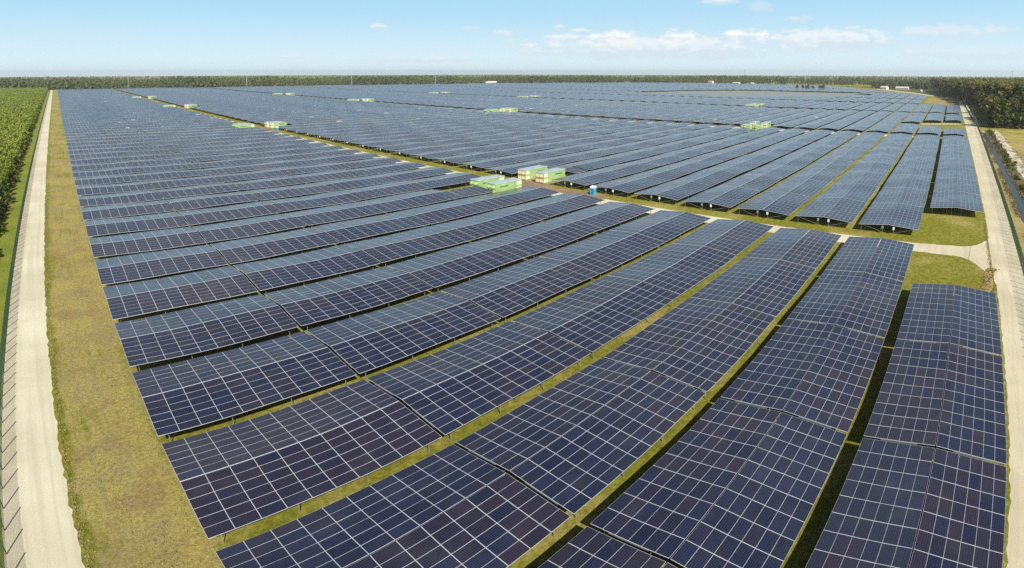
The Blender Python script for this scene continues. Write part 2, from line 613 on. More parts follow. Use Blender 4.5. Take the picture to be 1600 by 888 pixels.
def hgt(u, v, vc):
    d = abs(v - vc)
    return EAVE + RISE * (1 - d / HALF) + swell(u, vc + (v - vc) * .6)


def face_quad_pts(u0, u1, va, vb, vc, off):
    return [(u0, va, hgt(u0, va, vc) + off), (u1, va, hgt(u1, va, vc) + off), (u1, vb, hgt(u1, vb, vc) + off), (u0, vb, hgt(u0, vb, vc) + off)]


RIDGE_GAP = .045


def slope_mesh(b, u0, nm, vc, side, uo, vo, org=(0, 0), step=1):
    """one slope of a table as a bent sheet of modules with thickness"""
    i = 0
    while i < nm:
        j = min(nm, i + step)
        a0, a1 = u0 + i * ML, u0 + j * ML
        r, e = vc + side * RIDGE_GAP, vc + side * HALF
        va, vb = (r, e) if side > 0 else (e, r)
        T = face_quad_pts(a0, a1, va, vb, vc, 0)
        B = face_quad_pts(a0, a1, va, vb, vc, -.05)
        sh = lambda p: (p[0] - org[0], p[1] - org[1], p[2])
        T = [sh(p) for p in T]
        B = [sh(p) for p in B]
        uv = ((uo + i, vo), (uo + j, vo), (uo + j, vo + 6), (uo + i, vo + 6))
        b.quad(*T, uv)
        b.quad(B[3], B[2], B[1], B[0], ((0, 0),) * 4)
        b.quad(B[0], B[1], T[1], T[0], ((0, 0),) * 4)
        b.quad(B[2], B[3], T[3], T[2], ((0, 0),) * 4)
        if i == 0:
            b.quad(B[3], B[0], T[0], T[3], ((0, 0),) * 4)
        if j == nm:
            b.quad(B[1], B[2], T[2], T[1], ((0, 0),) * 4)
        i = j


# ---- the layout: (block, row k, u start, number of modules, slopes)
cells = []
K_CLUSTERS = [4, 19, 35, 51]


def blk4(v):
    return 464 + .085 * min(max(v, 0), 300)


def blk5(v):
    return 594 + .11 * min(max(v, 0), 300)


def blk6(v):
    return 700 + .13 * min(max(v, 0), 450)


SITE = [(3, -12), (590, -12), (612, 29), (780, 29), (835, 40), (1377, 300), (1439, 464), (1473, 883), (1141, 1108), (590, 1202), (3, 1192)]
GREY = [(668, 256), (726, 164), (800, 104), (905, 146), (912, 245), (945, 304), (860, 427), (778, 438), (703, 449)]


def inside(p, poly):
    x, y = p
    r = False
    j = len(poly) - 1
    for i in range(len(poly)):
        xi, yi = poly[i]
        xj, yj = poly[j]
        if (yi > y) != (yj > y) and x < (xj - xi) * (y - yi) / (yj - yi) + xi:
            r = not r
        j = i
    return r


for k in range(-4, 87):
    v = V0 + k * PITCHV
    near_c = k in K_CLUSTERS
    # block 1
    for j in range(5 if k > -4 else 4):
        u = U0 + j * PER
        if near_c and j == 4:
            cells.append((1, k, u, 5, (-1,), j))
        else:
            cells.append((1, k, u, 10, (-1, 1), j))
    # block 2
    for j in range(9):
        u = 113.2 + j * PER
        if k == -4 and j == 0:
            continue
        if near_c and j == 0:
            cells.append((2, k, u + 7 * ML, 3, (-1, 1), j))
        elif near_c and j == 8:
            cells.append((2, k, u, 4, (-1, 1), j))
        else:
            cells.append((2, k, u + .6, 10, (-1, 1), j))
    # block 3
    if k <= -2:
        a, spans = 301.5, {-4: [(301.5, 15)], -3: [(301.5, 22)], -2: [(301.5, 27)]}[k]
        for s, nm in spans:
            cells.append((3, k, s, 10, (-1, 1), 0))
            cells.append((3, k, s + PER, nm - 10 if nm < 21 else 10, (1,) if False else (-1, 1), 1))
            if nm > 20:
                cells.append((3, k, s + 2 * PER, nm - 20, (-1, 1), 2))
        s0 = {-4: 392.0, -3: 386.0, -2: 370.0}[k]
    else:
        s0 = 303.0 + (12 if near_c else 0)
    bounds = [(3, s0, blk4(v) - 8), (4, blk4(v), blk5(v) - 8), (5, blk5(v), blk6(v) - 8)]
    b0 = blk6(v)
    for t in range(5):
        bounds.append((6 + t, b0 + 190 * t, b0 + 190 * t + 181))
    for (bl, s, e) in bounds:
        u, j = s, 0
        while e - u > 6:
            nm = min(10, int((e - u) / ML))
            mid = (u + nm * ML / 2, v)
            if bl <= 3 or (inside(mid, SITE) and not inside(mid, GREY) and not (605 < mid[0] < 785 and mid[1] < 30)):
                cells.append((bl, k, u, nm, (-1, 1), j))
            u += PER
            j += 1


def show_size(c):
    bl, k, u, nm, sl, j = c
    v = V0 + k * PITCHV
    uc = u + nm * ML / 2
    pts = [(uc, v), (u, v - 5.9), (u + nm * ML, v - 5.9), (u, v + 5.9), (u + nm * ML, v + 5.9)]
    ins = sum(seen(*p) for p in pts)
    if not ins:
        return 0
    d = math.sqrt(uc ** 2 + v ** 2 + 29 ** 2)
    return nm * len(sl) / 20.0 * ins / 5.0 / d ** 3


order = sorted(range(len(cells)), key=lambda i: -show_size(cells[i]))
CHOSEN = set(i for i in order[:300] if show_size(cells[i]) > 0)
SPLIT = set(order[:18])

BLOCKNAME = {1: "near block", 2: "block across the service road"}


def post_box(b, x, y, z1, w=.032):
    b.box(x - w, x + w, y - w * .8, y + w * .8, 0, z1)


def make_table(idx):
    bl, k, u, nm, slopes, j = cells[idx]
    v = V0 + k * PITCHV
    uc = u + nm * ML / 2
    row = ordinal(k + 5)
    if bl == 1:
        tot = 5 if k > -4 else 4
        pos = "at the grass verge end" if j == 0 else ("at the service road end" if j == tot - 1 else ORD[j + 1] + " from the verge end")
        lab = "near-block solar table " + pos + ", " + row + " row from the canal road"
        grp = "gabled solar tables of the near block"
    else:
        jj = j - 1 if (bl == 2 and k == -4) else j
        road = "first service road" if bl == 2 else "second service road"
        pos = ("at the " + road + " end") if jj == 0 else ORD[jj + 1] + " beyond the " + road
        lab = "solar table " + pos + ", " + row + " row from the canal road"
        if jj == 0:
            lab = "solar table just beyond the " + road + ", " + row + " row from the canal road"
        grp = "gabled solar tables across the service road"
    if nm < 10 or len(slopes) < 2:
        lab = ("short " if True else "") + lab
    if idx in SPLIT:
        lab = "dark blue " + lab
    words = lab.split()
    lab = " ".join(words[:16])
    t = thing("solar_table", lab, "solar table", (uc, v, 0), 0, grp)
    uo, vo = (idx * 17) % 900 + 3, (idx * 29) % 700 + 5
    org = (uc, v)
    L = nm * ML
    for side in slopes:
        if idx in SPLIT:
            # two rails under the modules, and every module a piece of its own
            b = MB()
            va, vb = sorted(v + side * (RIDGE_GAP + (HALF - RIDGE_GAP) * q) for q in (.25, .75))
            cuts = [va - .03, va + .03, vb - .03, vb + .03]
            for i in range(nm):
                for a0, a1, rib in ((u + i * ML, u + i * ML + .08, True), (u + i * ML + .08, u + (i + 1) * ML, i == nm)):
                    for c0, c1, mid_ in ((cuts[0], cuts[1], False), (cuts[1], cuts[2], True), (cuts[2], cuts[3], False)):
                        if mid_ and not rib:
                            continue
                        p = face_quad_pts(a0, a1, c0, c1, v, -.16)
                        p2 = face_quad_pts(a0, a1, c0, c1, v, -.054)
                        b.hexa([(x - uc, y - v, z) for x, y, z in p + p2])
            sl = b.build("panel_frame", M_ALU, t)
            for i in range(nm):
                for r in range(6):
                    a0, a1 = u + i * ML + .008, u + (i + 1) * ML - .008
                    d0 = RIDGE_GAP + (HALF - RIDGE_GAP) * r / 6 + .006
                    d1 = RIDGE_GAP + (HALF - RIDGE_GAP) * (r + 1) / 6 - .006
                    va, vb = sorted((v + side * d0, v + side * d1))
                    mb = MB()
                    jz = random.uniform(-.006, .006)
                    tl = [jz + random.uniform(-.004, .004) for _ in range(4)]
                    T = [(x, y, z + e) for (x, y, z), e in zip(face_quad_pts(a0, a1, va, vb, v, 0), tl)]
                    B = [(x, y, z - .04) for x, y, z in T]
                    # keep the UV inside one module cell
                    uu, ww = uo + i + (11 if side > 0 else 0), vo + r
                    uvq = ((uu + .003, ww + .004), (uu + .997, ww + .004), (uu + .997, ww + .996), (uu + .003, ww + .996))
                    mb.hexa([(x - uc, y - v, z) for x, y, z in B + T], uvq)
                    mb.build("solar_module", M_PANEL, sl, True)
        else:
            b = MB()
            slope_mesh(b, u, nm, v, side, uo + (11 if side > 0 else 0), vo, org, 1 if k < 12 else 2)
            b.build("panel_slope", M_PANEL, t, True)
    if len(slopes) == 2 and k >= -1:  # added pale strip imitating the glint on the frames' ridge edges
        b = MB()
        for i in range(nm):
            a0, a1 = u + i * ML, u + (i + 1) * ML
            p = face_quad_pts(a0, a1, v - .032, v + .032, v, .004)
            p2 = face_quad_pts(a0, a1, v - .032, v + .032, v, .022)
            b.hexa([(x - uc, y - v, z) for x, y, z in p + p2])
        b.build("ridge_glint_strip", M_GLINT, t)
    # posts where the photo shows the underside or the eave
    full = (bl == 1 and k <= 6) or (bl == 2 and j == 0 and k <= 25) or (bl == 2 and k <= 0 and j < 3)
    if full:
        na = max(2, int(round(L / 4.4)))
        for dv in (-HALF + .55, -1.1, 1.1, HALF - .55):
            if (dv > 0 and 1 not in slopes):
                continue
            if bl == 1 and k > 2 and dv > -3:
                continue
            for i in range(na):
                x = -L / 2 + 1.0 + i * (L - 2.0) / (na - 1)
                if bl == 2 and j == 0 and i == 0:
                    x = -L / 2 + .35
                if bl == 2 and k > 8 and i > 1:
                    continue
                b = MB()
                post_box(b, x, dv, hgt(uc + x, v + dv, v) - .06)
                b.build("post", M_ALU, t)
    if bl == 2 and j == 0 and k <= 25:
        x = -L / 2 + .35
        for s in (-1, 1):
            b = MB()
            b.tube((x, s * 1.1, .25), (x, s * (HALF - .55), EAVE - .15), .03, n=4)
            b.build("brace", M_ALU, t)
            b = MB()
            zc = hgt(uc + x, v + s * 1.1, v)
            b.box(x - .34, x - .06, s * 1.1 - .17, s * 1.1 + .17, zc - .85, zc - .32)
            b.box(x - .30, x - .10, s * 1.1 - .13, s * 1.1 + .13, zc - .93, zc - .852)
            b.build("inverter_box", M_WHITE if s < 0 else M_ALU, t)
    return t


for i in sorted(CHOSEN):
    make_table(i)
rest = MB()
for i, c in enumerate(cells):
    if i in CHOSEN:
        continue
    bl, k, u, nm, slopes, j = c
    v = V0 + k * PITCHV
    for side in slopes:
        slope_mesh(rest, u, nm, v, side, (i * 17) % 900 + 3 + (11 if side > 0 else 0), (i * 29) % 700 + 5, (0, 0), 10 if (u > 400 or v > 500) else 5)
tag(rest.build("solar_field", M_PANEL, None, True), "rows of far solar tables filling the plain up to the woods", "solar field", None, 'stuff')


# ------------------------------------------------------------------ transformer cabins
def make_cabin():
    """long axis along local x; cream doors at x=0, cooling ducts at the other end"""
    t = thing("transformer_cabin", "x", "cabin")
    L, W, Hc = 9.4, 3.0, 2.95
    b = MB()
    b.box(0, L, -W / 2, W / 2, .22, Hc)
    b.box(.15, L - .15, -W / 2 + .12, W / 2 - .12, 0, .22)
    for i in range(14):
        x = 3.0 + i * .45
        for s in (-1, 1):
            b.box(x, x + .06, s * (W / 2 + .002) - .015, s * (W / 2 + .002) + .015, .3, Hc - .75)
    b.build("wall", M_GREEN, t)
    b = MB()
    b.hexa([(-.12, -W / 2 - .1, Hc + .002), (L + .1, -W / 2 - .1, Hc + .002), (L + .1, W / 2 + .1, Hc + .002), (-.12, W / 2 + .1, Hc + .002),
            (-.05, -W / 2 - .04, Hc + .16), (L + .04, -W / 2 - .04, Hc + .16), (L + .04, W / 2 + .04, Hc + .16), (-.05, W / 2 + .04, Hc + .16)])
    b.build("roof", M_ROOF, t)
    b = MB()
    b.box(-.035, -.002, -W / 2, W / 2, .22, Hc - .02)
    fr = b.build("door_frame", M_OCHRE, t)
    for y0, y1 in ((-W / 2 + .14, -.10), (.10, W / 2 - .14)):
        for z0, z1 in ((.38, 1.22), (1.82, 2.74)):
            d = MB()
            d.box(-.075, -.037, y0, y1, z0, z1)
            d.build("door_panel", M_CREAM, fr)
    for s in (-1, 1):
        for z0, z1 in ((.38, 1.2), (1.8, 2.72)):
            d = MB()
            y = s * (W / 2 + .018)
            d.box(.18, 1.85, y - .016, y + .016, z0, z1)
            d.build("side_panel", M_CREAM, t)
        d = MB()
        y = s * (W / 2 + .13)
        d.box(5.1, 7.9, y - .127, y + .10, 2.28, 2.70)
        hood = d.build("vent_hood", M_GREEN, t)
        d = MB()
        y = s * (W / 2 + .06)
        d.box(5.15, 7.85, y - .055, y + .06, 2.08, 2.277)
        d.build("vent_slot", M_GREEN_D, hood)
    for y in (-.78, .78):
        for z in (.95, 2.15):
            d = MB()
            d.tube((L + .003, y, z), (L + .55, y, z), .46, .46, 12)
            d.tube((L + .55, y, z), (L + .85, y, z - .05), .46, .30, 12)
            d.build("cooling_duct", M_GREEN, t)
    return t


proto = make_cabin()
used = [False]
SIDES = {'w': "on the near side of", 'e': "on the far side of"}


def place_cabin(u, v, west, label, group):
    o = proto if not used[0] else copy_tree(proto)
    used[0] = True
    o.location = (u, v, 0)
    o.rotation_euler = (0, 0, math.pi if west else 0)
    tag(o, label, "cabin", group)


GC = "green transformer cabins along the service roads"
places = [
    (1, 4, 103.7, 113.9, "by the white-roofed toilet"),
    (1, 19, 103.7, 113.9, "in second group of first road"),
    (1, 35, 103.7, 113.9, "in third group of first road"),
    (1, 51, 103.7, 113.9, "in fourth group of first road"),
    (2, 4, 293.4, 303.0, "in canal-end group of second road"),
    (2, 19, 293.4, 303.0, "in second group of second road"),
    (2, 35, 293.4, 303.0, "in third group of second road"),
    (2, 51, 293.4, 303.0, "in last group of second road"),
    (3, 9, 479.5, 492, "in canal-end group of third road"),
    (3, 30, 482.5, 496, "in middle group of third road"),
    (3, 43, 482.5, 496, "in last group of third road"),
]
for (rd, k, uw, ue, txt) in places:
    v = V0 + k * PITCHV
    for west, uu, dv, which in ((True, uw, -4.5, "canal side before the road"), (True, uw, 1.9, "woods side before the road"), (False, ue, -3.2, "canal side past the road"), (False, ue, 3.6, "woods side past the road")):
        place_cabin(uu, v + dv, west, "green cabin " + txt + ", " + which, GC)


# ------------------------------------------------------------------ portable toilets
def make_toilet(u, v, label):
    t = thing("portable_toilet", label, "portable toilet", (u, v, 0), R(8), "portable toilets on the service road")
    b = MB()
    b.box(-.58, .58, -.58, .58, .12, 2.02)
    b.box(-.60, .60, -.60, .60, 0, .12)
    b.build("cabin_wall", M_BLUE, t)
    b = MB()
    b.box(-.615, -.582, -.42, .42, .16, 1.72)
    d = b.build("door", M_BLUE_D, t)
    b = MB()
    b.box(-.65, -.616, .28, .36, .9, 1.05)
    b.build("handle", M_WHITE, d)
    b = MB()
    b.box(-.60, .60, -.60, .60, 1.76, 2.02 + .004)
    b.box(-.64, .64, -.64, .64, 2.03, 2.10)
    b.hexa([(-.64, -.64, 2.10), (.64, -.64, 2.10), (.64, .64, 2.10), (-.64, .64, 2.10), (-.42, -.5, 2.30), (.42, -.5, 2.30), (.42, .5, 2.30), (-.42, .5, 2.30)])
    b.build("roof", M_WHITE, t)
    b = MB()
    b.tube((.4, .45, 2.15), (.4, .45, 2.48), .05, n=8)
    b.build("vent_pipe", M_WHITE, t)


make_toilet(112.0, 80.4, "blue portable toilet with white roof beside the first green cabins")
make_toilet(112.2, 284.0, "small blue portable toilet farther along the same service road")


# ------------------------------------------------------------------ fences
def make_fence(name, label, line, s0, s1, dense_to, h, group):
    """line(s) -> (x, y) along the fence"""
    t = thing(name, label, "fence", (*line(s0), 0), 0, group)
    ox, oy = line(s0)
    rel = lambda s: (line(s)[0] - ox, line(s)[1] - oy)
    V, F = [], []

    def wire(p, q, r):
        p, q = np.array(p), np.array(q)
        d = (q - p) / np.linalg.norm(q - p)
        a = np.cross(d, (.3, .5, .81))
        a /= np.linalg.norm(a)
        b_ = np.cross(d, a)
        k0 = len(V)
        for c_ in (p, q):
            for i in range(3):
                th = 2 * math.pi * i / 3
                V.append(c_ + r * (a * math.cos(th) + b_ * math.sin(th)))
        for i in range(3):
            j = (i + 1) % 3
            F.append((k0 + i, k0 + j, k0 + 3 + j, k0 + 3 + i))

    s = s0
    while s < s1:
        if s < dense_to:
            x, y = rel(s)
            wire((x, y, .05), (x, y, h), .0042)
            s += .06
        else:
            x, y = rel(s)
            wire((x, y, .05), (x, y, h), .013)
            s += .35
    seg = np.arange(s0, s1 + .1, 12.5)
    for a_, b_ in zip(seg[:-1], seg[1:]):
        for z in np.arange(.08, h + .01, .2 if a_ < dense_to else .4):
            wire((*rel(a_), z), (*rel(b_), z), .004 if a_ < dense_to else .012)
    link("wire_mesh", np_mesh("wire_mesh", np.array(V), np.array(F), M_WIRE), t)
    first = None
    i = 0
    s = s0
    far = MB()
    nfar = 0
    while s < s1:
        x, y = rel(s)
        if i < 100:
            if first is None:
                b = MB()
                b.box(-.04, .04, -.04, .04, 0, h + .06)
                b.box(-.046, .046, -.046, .046, h + .062, h + .085)
                first = b.build("post", M_POST, t)
                o = first
            else:
                o = first.copy()
                COL.objects.link(o)
            o.location = (x, y, 0)
        else:
            far.box(x - .03, x + .03, y - .03, y + .03, 0, h + .06)
            nfar += 1
        i += 1
        s += 2.52 if name == "mesh_fence" else 2.4
    if nfar:
        tag(far.build("far_posts", M_POST, t), None, None, None, 'stuff')
    return t


make_fence("mesh_fence", "green wire mesh fence between the gravel track and the young pines", lambda s: (-9.25, s), 24.0, 1190.0, 230.0, 2.2, None)
make_fence("canal_fence", "green wire mesh fence between the road and the water canal", lambda s: (s, -14.0 - max(0, s - 80) * .0088), 40.0, 372.0, 200.0, 2.2, None)
make_fence("road_fence", "wire mesh fence beyond the gate along the ditch and pine wood", lambda s: (s, -15.6 + (s - 380) * .008), 384.0, 700.0, 380.0, 2.2, None)


def make_gate():
    t = thing("mesh_gate", "tall mesh gate barrier across the far end of the canal road", "gate", (366, 11.8, 0), 0)
    A, B = Vector((0, 0, 0)), Vector((8, -27.6, 0))
    for i in range(13):
        p = A.lerp(B, i / 12)
        b = MB()
        b.box(p.x - .06, p.x + .06, p.y - .06, p.y + .06, 0, 2.5 if i not in (8, 11) else 3.1)
        b.build("post", M_POST, t)
    V, F = MB(), None
    for i in range(110):
        p = A.lerp(B, (i + .5) / 110)
        V.box(p.x - .006, p.x + .006, p.y - .006, p.y + .006, .1, 2.4)
    for z in (.1, .8, 1.6, 2.4):
        V.tube((A.x, A.y, z), (B.x, B.y, z), .02, n=4)
    V.build("wire_mesh", M_WIRE, t)


make_gate()
b = MB()
b.tube((0, 0, 0), (0, 0, 2.3), .035, .03, 8)
b.tube((0, 0, 2.3), (0, 0, 2.42), .06, .02, 8)
tag(b.build("marker_pole", M_POST, None, False, (102.0, -5.2, 0)), "thin dark pole standing on the gravel road mouth", "pole")


# ------------------------------------------------------------------ vegetation
def leaf_quads(centers, size, rng, flat=.0):
    n = len(centers)
    a = rng.normal(size=(n, 3))
    a[:, 2] *= (1 - flat)
    a /= np.linalg.norm(a, axis=1)[:, None]
    b = rng.normal(size=(n, 3))
    b -= (b * a).sum(1)[:, None] * a
    b /= np.linalg.norm(b, axis=1)[:, None]
    s = size * rng.uniform(.6, 1.3, n)[:, None]
    a, b = a * s, b * s * rng.uniform(.5, 1.0, n)[:, None]
    V = np.stack([centers - a - b, centers + a - b, centers + a + b, centers - a + b], 1).reshape(-1, 3)
    F = np.arange(4 * n).reshape(n, 4)
    return V, F


def clumped(rng, nclump, per, clump_r, pos):
    cs = np.array([pos(rng) for _ in range(nclump)])
    rr = clump_r * rng.uniform(.6, 1.25, nclump)
    pts = []
    for c_, r_ in zip(cs, rr):
        d = rng.normal(size=(per, 3))
        d /= np.linalg.norm(d, axis=1)[:, None]
        pts.append(c_ + d * r_ * np.array([1, 1, .65]) * rng.uniform(.5, 1.0, (per, 1)))
    return np.concatenate(pts)


def pos_pine(h, r, z0):
    def f(rng):
        t = rng.uniform(0, 1) ** .8
        z = z0 + (h - z0) * t
        rad = r * (math.sin(math.pi * min(1, .25 + .72 * t)) ** .7) * math.sqrt(rng.uniform(.1, 1))
        a = rng.uniform(0, 2 * math.pi)
        return (rad * math.cos(a), rad * math.sin(a), z)
    return f


def pos_cone(h, r):
    def f(rng):
        t = rng.uniform(0, 1) ** 1.35
        rad = r * (1 - t) ** .75 * math.sqrt(rng.uniform(.2, 1))
        a = rng.uniform(0, 2 * math.pi)
        return (rad * math.cos(a), rad * math.sin(a), .35 + (h - .4) * t)
    return f


def pos_bush(h, r):
    def f(rng):
        d = rng.normal(size=3)
        d /= np.linalg.norm(d)
        q = rng.uniform(.4, 1)
        return (d[0] * r * q, d[1] * r * q, abs(d[2]) * h * q + .15)
    return f


def tree_proto(kind, seed):
    rng = np.random.default_rng(seed)
    tr = MB()
    if kind == 'pine':
        h, r = 20.5 + 3.5 * rng.uniform(), 3.2 + rng.uniform() * 1.0
        z0 = h * rng.uniform(.5, .62)
        V, F = leaf_quads(clumped(rng, 30, 22, 1.25, pos_pine(h - .8, r, z0)), .42, rng)
        lean = rng.normal(0, .35, 2)
        tr.tube((0, 0, 0), (lean[0] * .6, lean[1] * .6, h * .55), .26, .18, 7, False)
        tr.tube((lean[0] * .6, lean[1] * .6, h * .55), (lean[0], lean[1], h * .93), .18, .05, 6, False)
        for i in range(9):
            z = z0 + (h * .9 - z0) * i / 9
            a = rng.uniform(0, 6.28)
            tr.tube((lean[0] * z / h, lean[1] * z / h, z), (r * .75 * math.cos(a), r * .75 * math.sin(a), z + .9), .07, .02, 4, False)
        leaf = M_LEAF_PINE
    elif kind == 'young':
        h, r = 4.2 + 1.8 * rng.uniform(), 1.35 + rng.uniform() * .35
        V, F = leaf_quads(clumped(rng, 26, 14, .5, pos_cone(h, r)), .22, rng)
        tr.tube((0, 0, 0), (0, 0, h * .9), .08, .02, 5, False)
        for i in range(6):
            z = .6 + (h * .75) * i / 6
            a = rng.uniform(0, 6.28)
            tr.tube((0, 0, z), (r * .6 * math.cos(a), r * .6 * math.sin(a), z + .35), .025, .01, 4, False)
        leaf = M_LEAF_YOUNG
    elif kind == 'broad':
        h, r = 7.5 + 3 * rng.uniform(), 3.0 + rng.uniform()
        V, F = leaf_quads(clumped(rng, 34, 18, 1.0, lambda g_: (lambda p: (p[0], p[1], p[2] + h * .28))(pos_bush(h * .62, r)(g_))), .36, rng)
        tr.tube((0, 0, 0), (0, 0, h * .5), .22, .14, 6, False)
        for i in range(5):
            a = rng.uniform(0, 6.28)
            tr.tube((0, 0, h * .4), (r * .6 * math.cos(a), r * .6 * math.sin(a), h * .72), .1, .03, 4, False)
        leaf = M_LEAF_PINE
    else:
        h, r = 1.3 + rng.uniform() * .9, 1.0 + rng.uniform() * .6
        V, F = leaf_quads(clumped(rng, 16, 14, .38, pos_bush(h, r)), .17, rng)
        for i in range(5):
            a = rng.uniform(0, 6.28)
            tr.tube((0, 0, 0), (r * .5 * math.cos(a), r * .5 * math.sin(a), h * .7), .03, .01, 4, False)
        leaf = M_LEAF_SHRUB
    return tr.mesh("trunk", M_BARK), np_mesh("crown", V, F, leaf)


PROTO = {k: [tree_proto(k, 100 * i + len(k)) for i in range(5)] for k in ('pine', 'young', 'broad', 'shrub')}


def plant(kind, name, x, y, label, cat, group, sc=None, rng=random):
    tm, cm = rng.choice(PROTO[kind])
    s = sc if sc else rng.uniform(.82, 1.15)
    t = thing(name, label, cat, (x, y, 0), rng.uniform(0, 6.28), group)
    t.scale = (s * rng.uniform(.9, 1.1), s * rng.uniform(.9, 1.1), s)
    link("trunk" if kind != 'shrub' else "stem", tm, t)
    link("crown" if kind != 'shrub' else "foliage", cm, t)
    return t


def scatter_mass(name, pts, scales, protos, mat, label, cat):
    """one mesh of many crowns for woodland nobody could count"""
    Vs, Fs, k0 = [], [], 0
    for (x, y), s, i in zip(pts, scales, RNG.integers(0, len(protos), len(pts))):
        V, F = protos[i]
        a = RNG.uniform(0, 6.28)
        c_, s_ = math.cos(a), math.sin(a)
        W = V @ np.array([[c_, s_, 0], [-s_, c_, 0], [0, 0, 1]]) * s
        W = W + np.array([x, y, 0])
        Vs.append(W)
        Fs.append(F + k0)
        k0 += len(V)
    o = link(name, np_mesh(name, np.concatenate(Vs), np.concatenate(Fs), mat))
    return tag(o, label, cat, None, 'stuff')


def lod(kind, seed):
    rng = np.random.default_rng(seed)
    if kind == 'young':
        h, r = 4.8, 1.6
        return leaf_quads(clumped(rng, 14, 9, .75, pos_cone(h, r * 1.1)), .34, rng)
    if kind == 'pine':
        h, r = 21, 3.6
        V, F = leaf_quads(clumped(rng, 12, 9, 1.6, pos_pine(h, r, h * .52)), .95, rng)
    else:
        h, r = 21, 5.0
        return leaf_quads(clumped(rng, 14, 9, 2.6, pos_pine(h, r, h * .12)), 2.1, rng)
    # trunk as four thin upright quads
    tv = np.array([[-.2, 0, 0], [.2, 0, 0], [.15, 0, h * .8], [-.15, 0, h * .8], [0, -.2, 0], [0, .2, 0], [0, .15, h * .8], [0, -.15, h * .8]])
    return np.concatenate([V, tv]), np.concatenate([F, np.array([[0, 1, 2, 3], [4, 5, 6, 7]]) + len(V)])


# young pine plantation beside the gravel track
rr = random.Random(3)
pts = []
v = 118.0
while v < 1230:
    left = -(.092 * v + 16)
    u = -16.0
    while u > left:
        pts.append((u + rr.gauss(0, .35), v + rr.gauss(0, .4)))
        u -= 2.6
    v += 2.7 if v < 600 else 3.6
near = sorted(pts, key=lambda p: p[1] + 4 * abs(p[0] + 15))[:150]
ns = set(near)
for p in near:
    plant('young', "young_pine", p[0], p[1], "young bright green pine at the plantation edge beside the wire fence", "tree", "young pines at the plantation edge", rng=rr)
far_pts = [p for p in pts if p not in ns]
scatter_mass("young_pine_forest", far_pts, RNG.uniform(.85, 1.15, len(far_pts)), [lod('young', s) for s in range(6)], M_LEAF_YOUNG, "dense plantation of young green pines behind the wire fence", "forest")
# scrub on the ditch bank in front of the plantation
for i in range(110):
    v = 70 + 520 * rr.random() ** 1.5
    u = -12.9 - 2.2 * rr.random() - (.9 if rr.random() < .3 else 0)
    plant('shrub', "shrub", u, v, "scrubby bush on the bank between fence and young pines", "shrub", "bushes on the bank beside the young pines", rng=rr)

# pine wood beyond the canal
pts = []
for _ in range(6000):
    u = 366 + 760 * rr.random() ** 1.3
    lim = -.135 * u - 22
    front = -26.5 if u < 560 else (-26.5 + (u - 560) * .11)
    front = min(front, -6) if u < 746 else -6 + (u - 746) * .12
    if u < 600:
        front = -37.0
    front -= 2.5 * abs(math.sin(u * .11)) - 1.5 * abs(math.sin(u * .31 + 1))
    vv = front - (front - lim) * rr.random()
    if all((vv - q[1]) ** 2 + (u - q[0]) ** 2 > 17 for q in pts[-400:]):
        pts.append((u, vv))
near = sorted(pts, key=lambda p: p[0] - 366 + 2.0 * abs(min(0, p[1] + 27)) * (0.5 if p[0] < 420 else 1.0))[:170]
ns = set(near)
for p in near:
    edge_ = min((p[0] - 366) / 16.0, max(0, -38 - p[1]) / 9.0 if p[0] < 600 else 1)
    plant('pine', "pine_tree", p[0], p[1], "tall dark pine with bare trunk at the wood edge beyond the canal", "tree", "tall pines at the wood edge", rr.uniform(.55, .85) if edge_ < .5 else rr.uniform(.78, 1.12), rng=rr)
far_pts = [p for p in pts if p not in ns]
scatter_mass("pine_forest", far_pts, RNG.uniform(.8, 1.1, len(far_pts)), [lod('pine', s + 10) for s in range(6)], M_LEAF_PINE, "mass of dark pines behind the wood edge beyond the canal", "forest")
for i in range(150):
    u = 368 + 270 * rr.random() ** 1.3
    v = -25.0 - 13.0 * rr.random() ** .8
    plant('broad' if rr.random() < .5 else 'shrub', "bush", u, v, "green undergrowth bush in front of the tall pines", "bush", "undergrowth in front of the tall pines", rr.uniform(.5, .85) if rr.random() < .4 else rr.uniform(1.3, 2.2), rng=rr)
for i in range(90):
    u = 363 + 7 * rr.random()
    v = -28 - 36 * rr.random()
    plant('broad' if rr.random() < .3 else 'shrub', "bush", u, v, "low scrub at the pine wood's edge by the dry field", "bush", "scrub along the dry field", rr.uniform(.7, 1.9), rng=rr)
# reeds standing along the water's edge
rng_ = np.random.default_rng(8)
n_ = 5200
ru = 92 + 240 * rng_.uniform(0, 1, n_) ** 1.4
side_ = rng_.uniform(0, 1, n_) < .55
rv = np.where(side_, -17.2 + rng_.normal(0, .35, n_), -20.7 + rng_.normal(0, .4, n_))
keep_ = np.sin(ru * .23) + np.sin(ru * .071 + 2) + rng_.normal(0, .5, n_) > -.35
V_, F_ = leaf_quads(np.stack([ru, rv, rng_.uniform(.1, .55, n_)], 1)[keep_], .15, rng_)
tag(link("reeds", np_mesh("reeds", V_, F_, M_DRYGRASS)), "tufts of dry reed along the canal's edges", "reeds", None, 'stuff')
# dry tufts and bushes on the canal bank
for i in range(120):
    u = 95 + 250 * rr.random() ** 1.2
    v = -21.2 - 1.2 * rr.random() - (2.6 * rr.random() if rr.random() < .4 else 0)
    plant('shrub', "bank_bush", u, v, "dark scrub on the far bank of the canal", "bush", "scrub on the canal bank", rr.uniform(.35, .8), rng=rr)


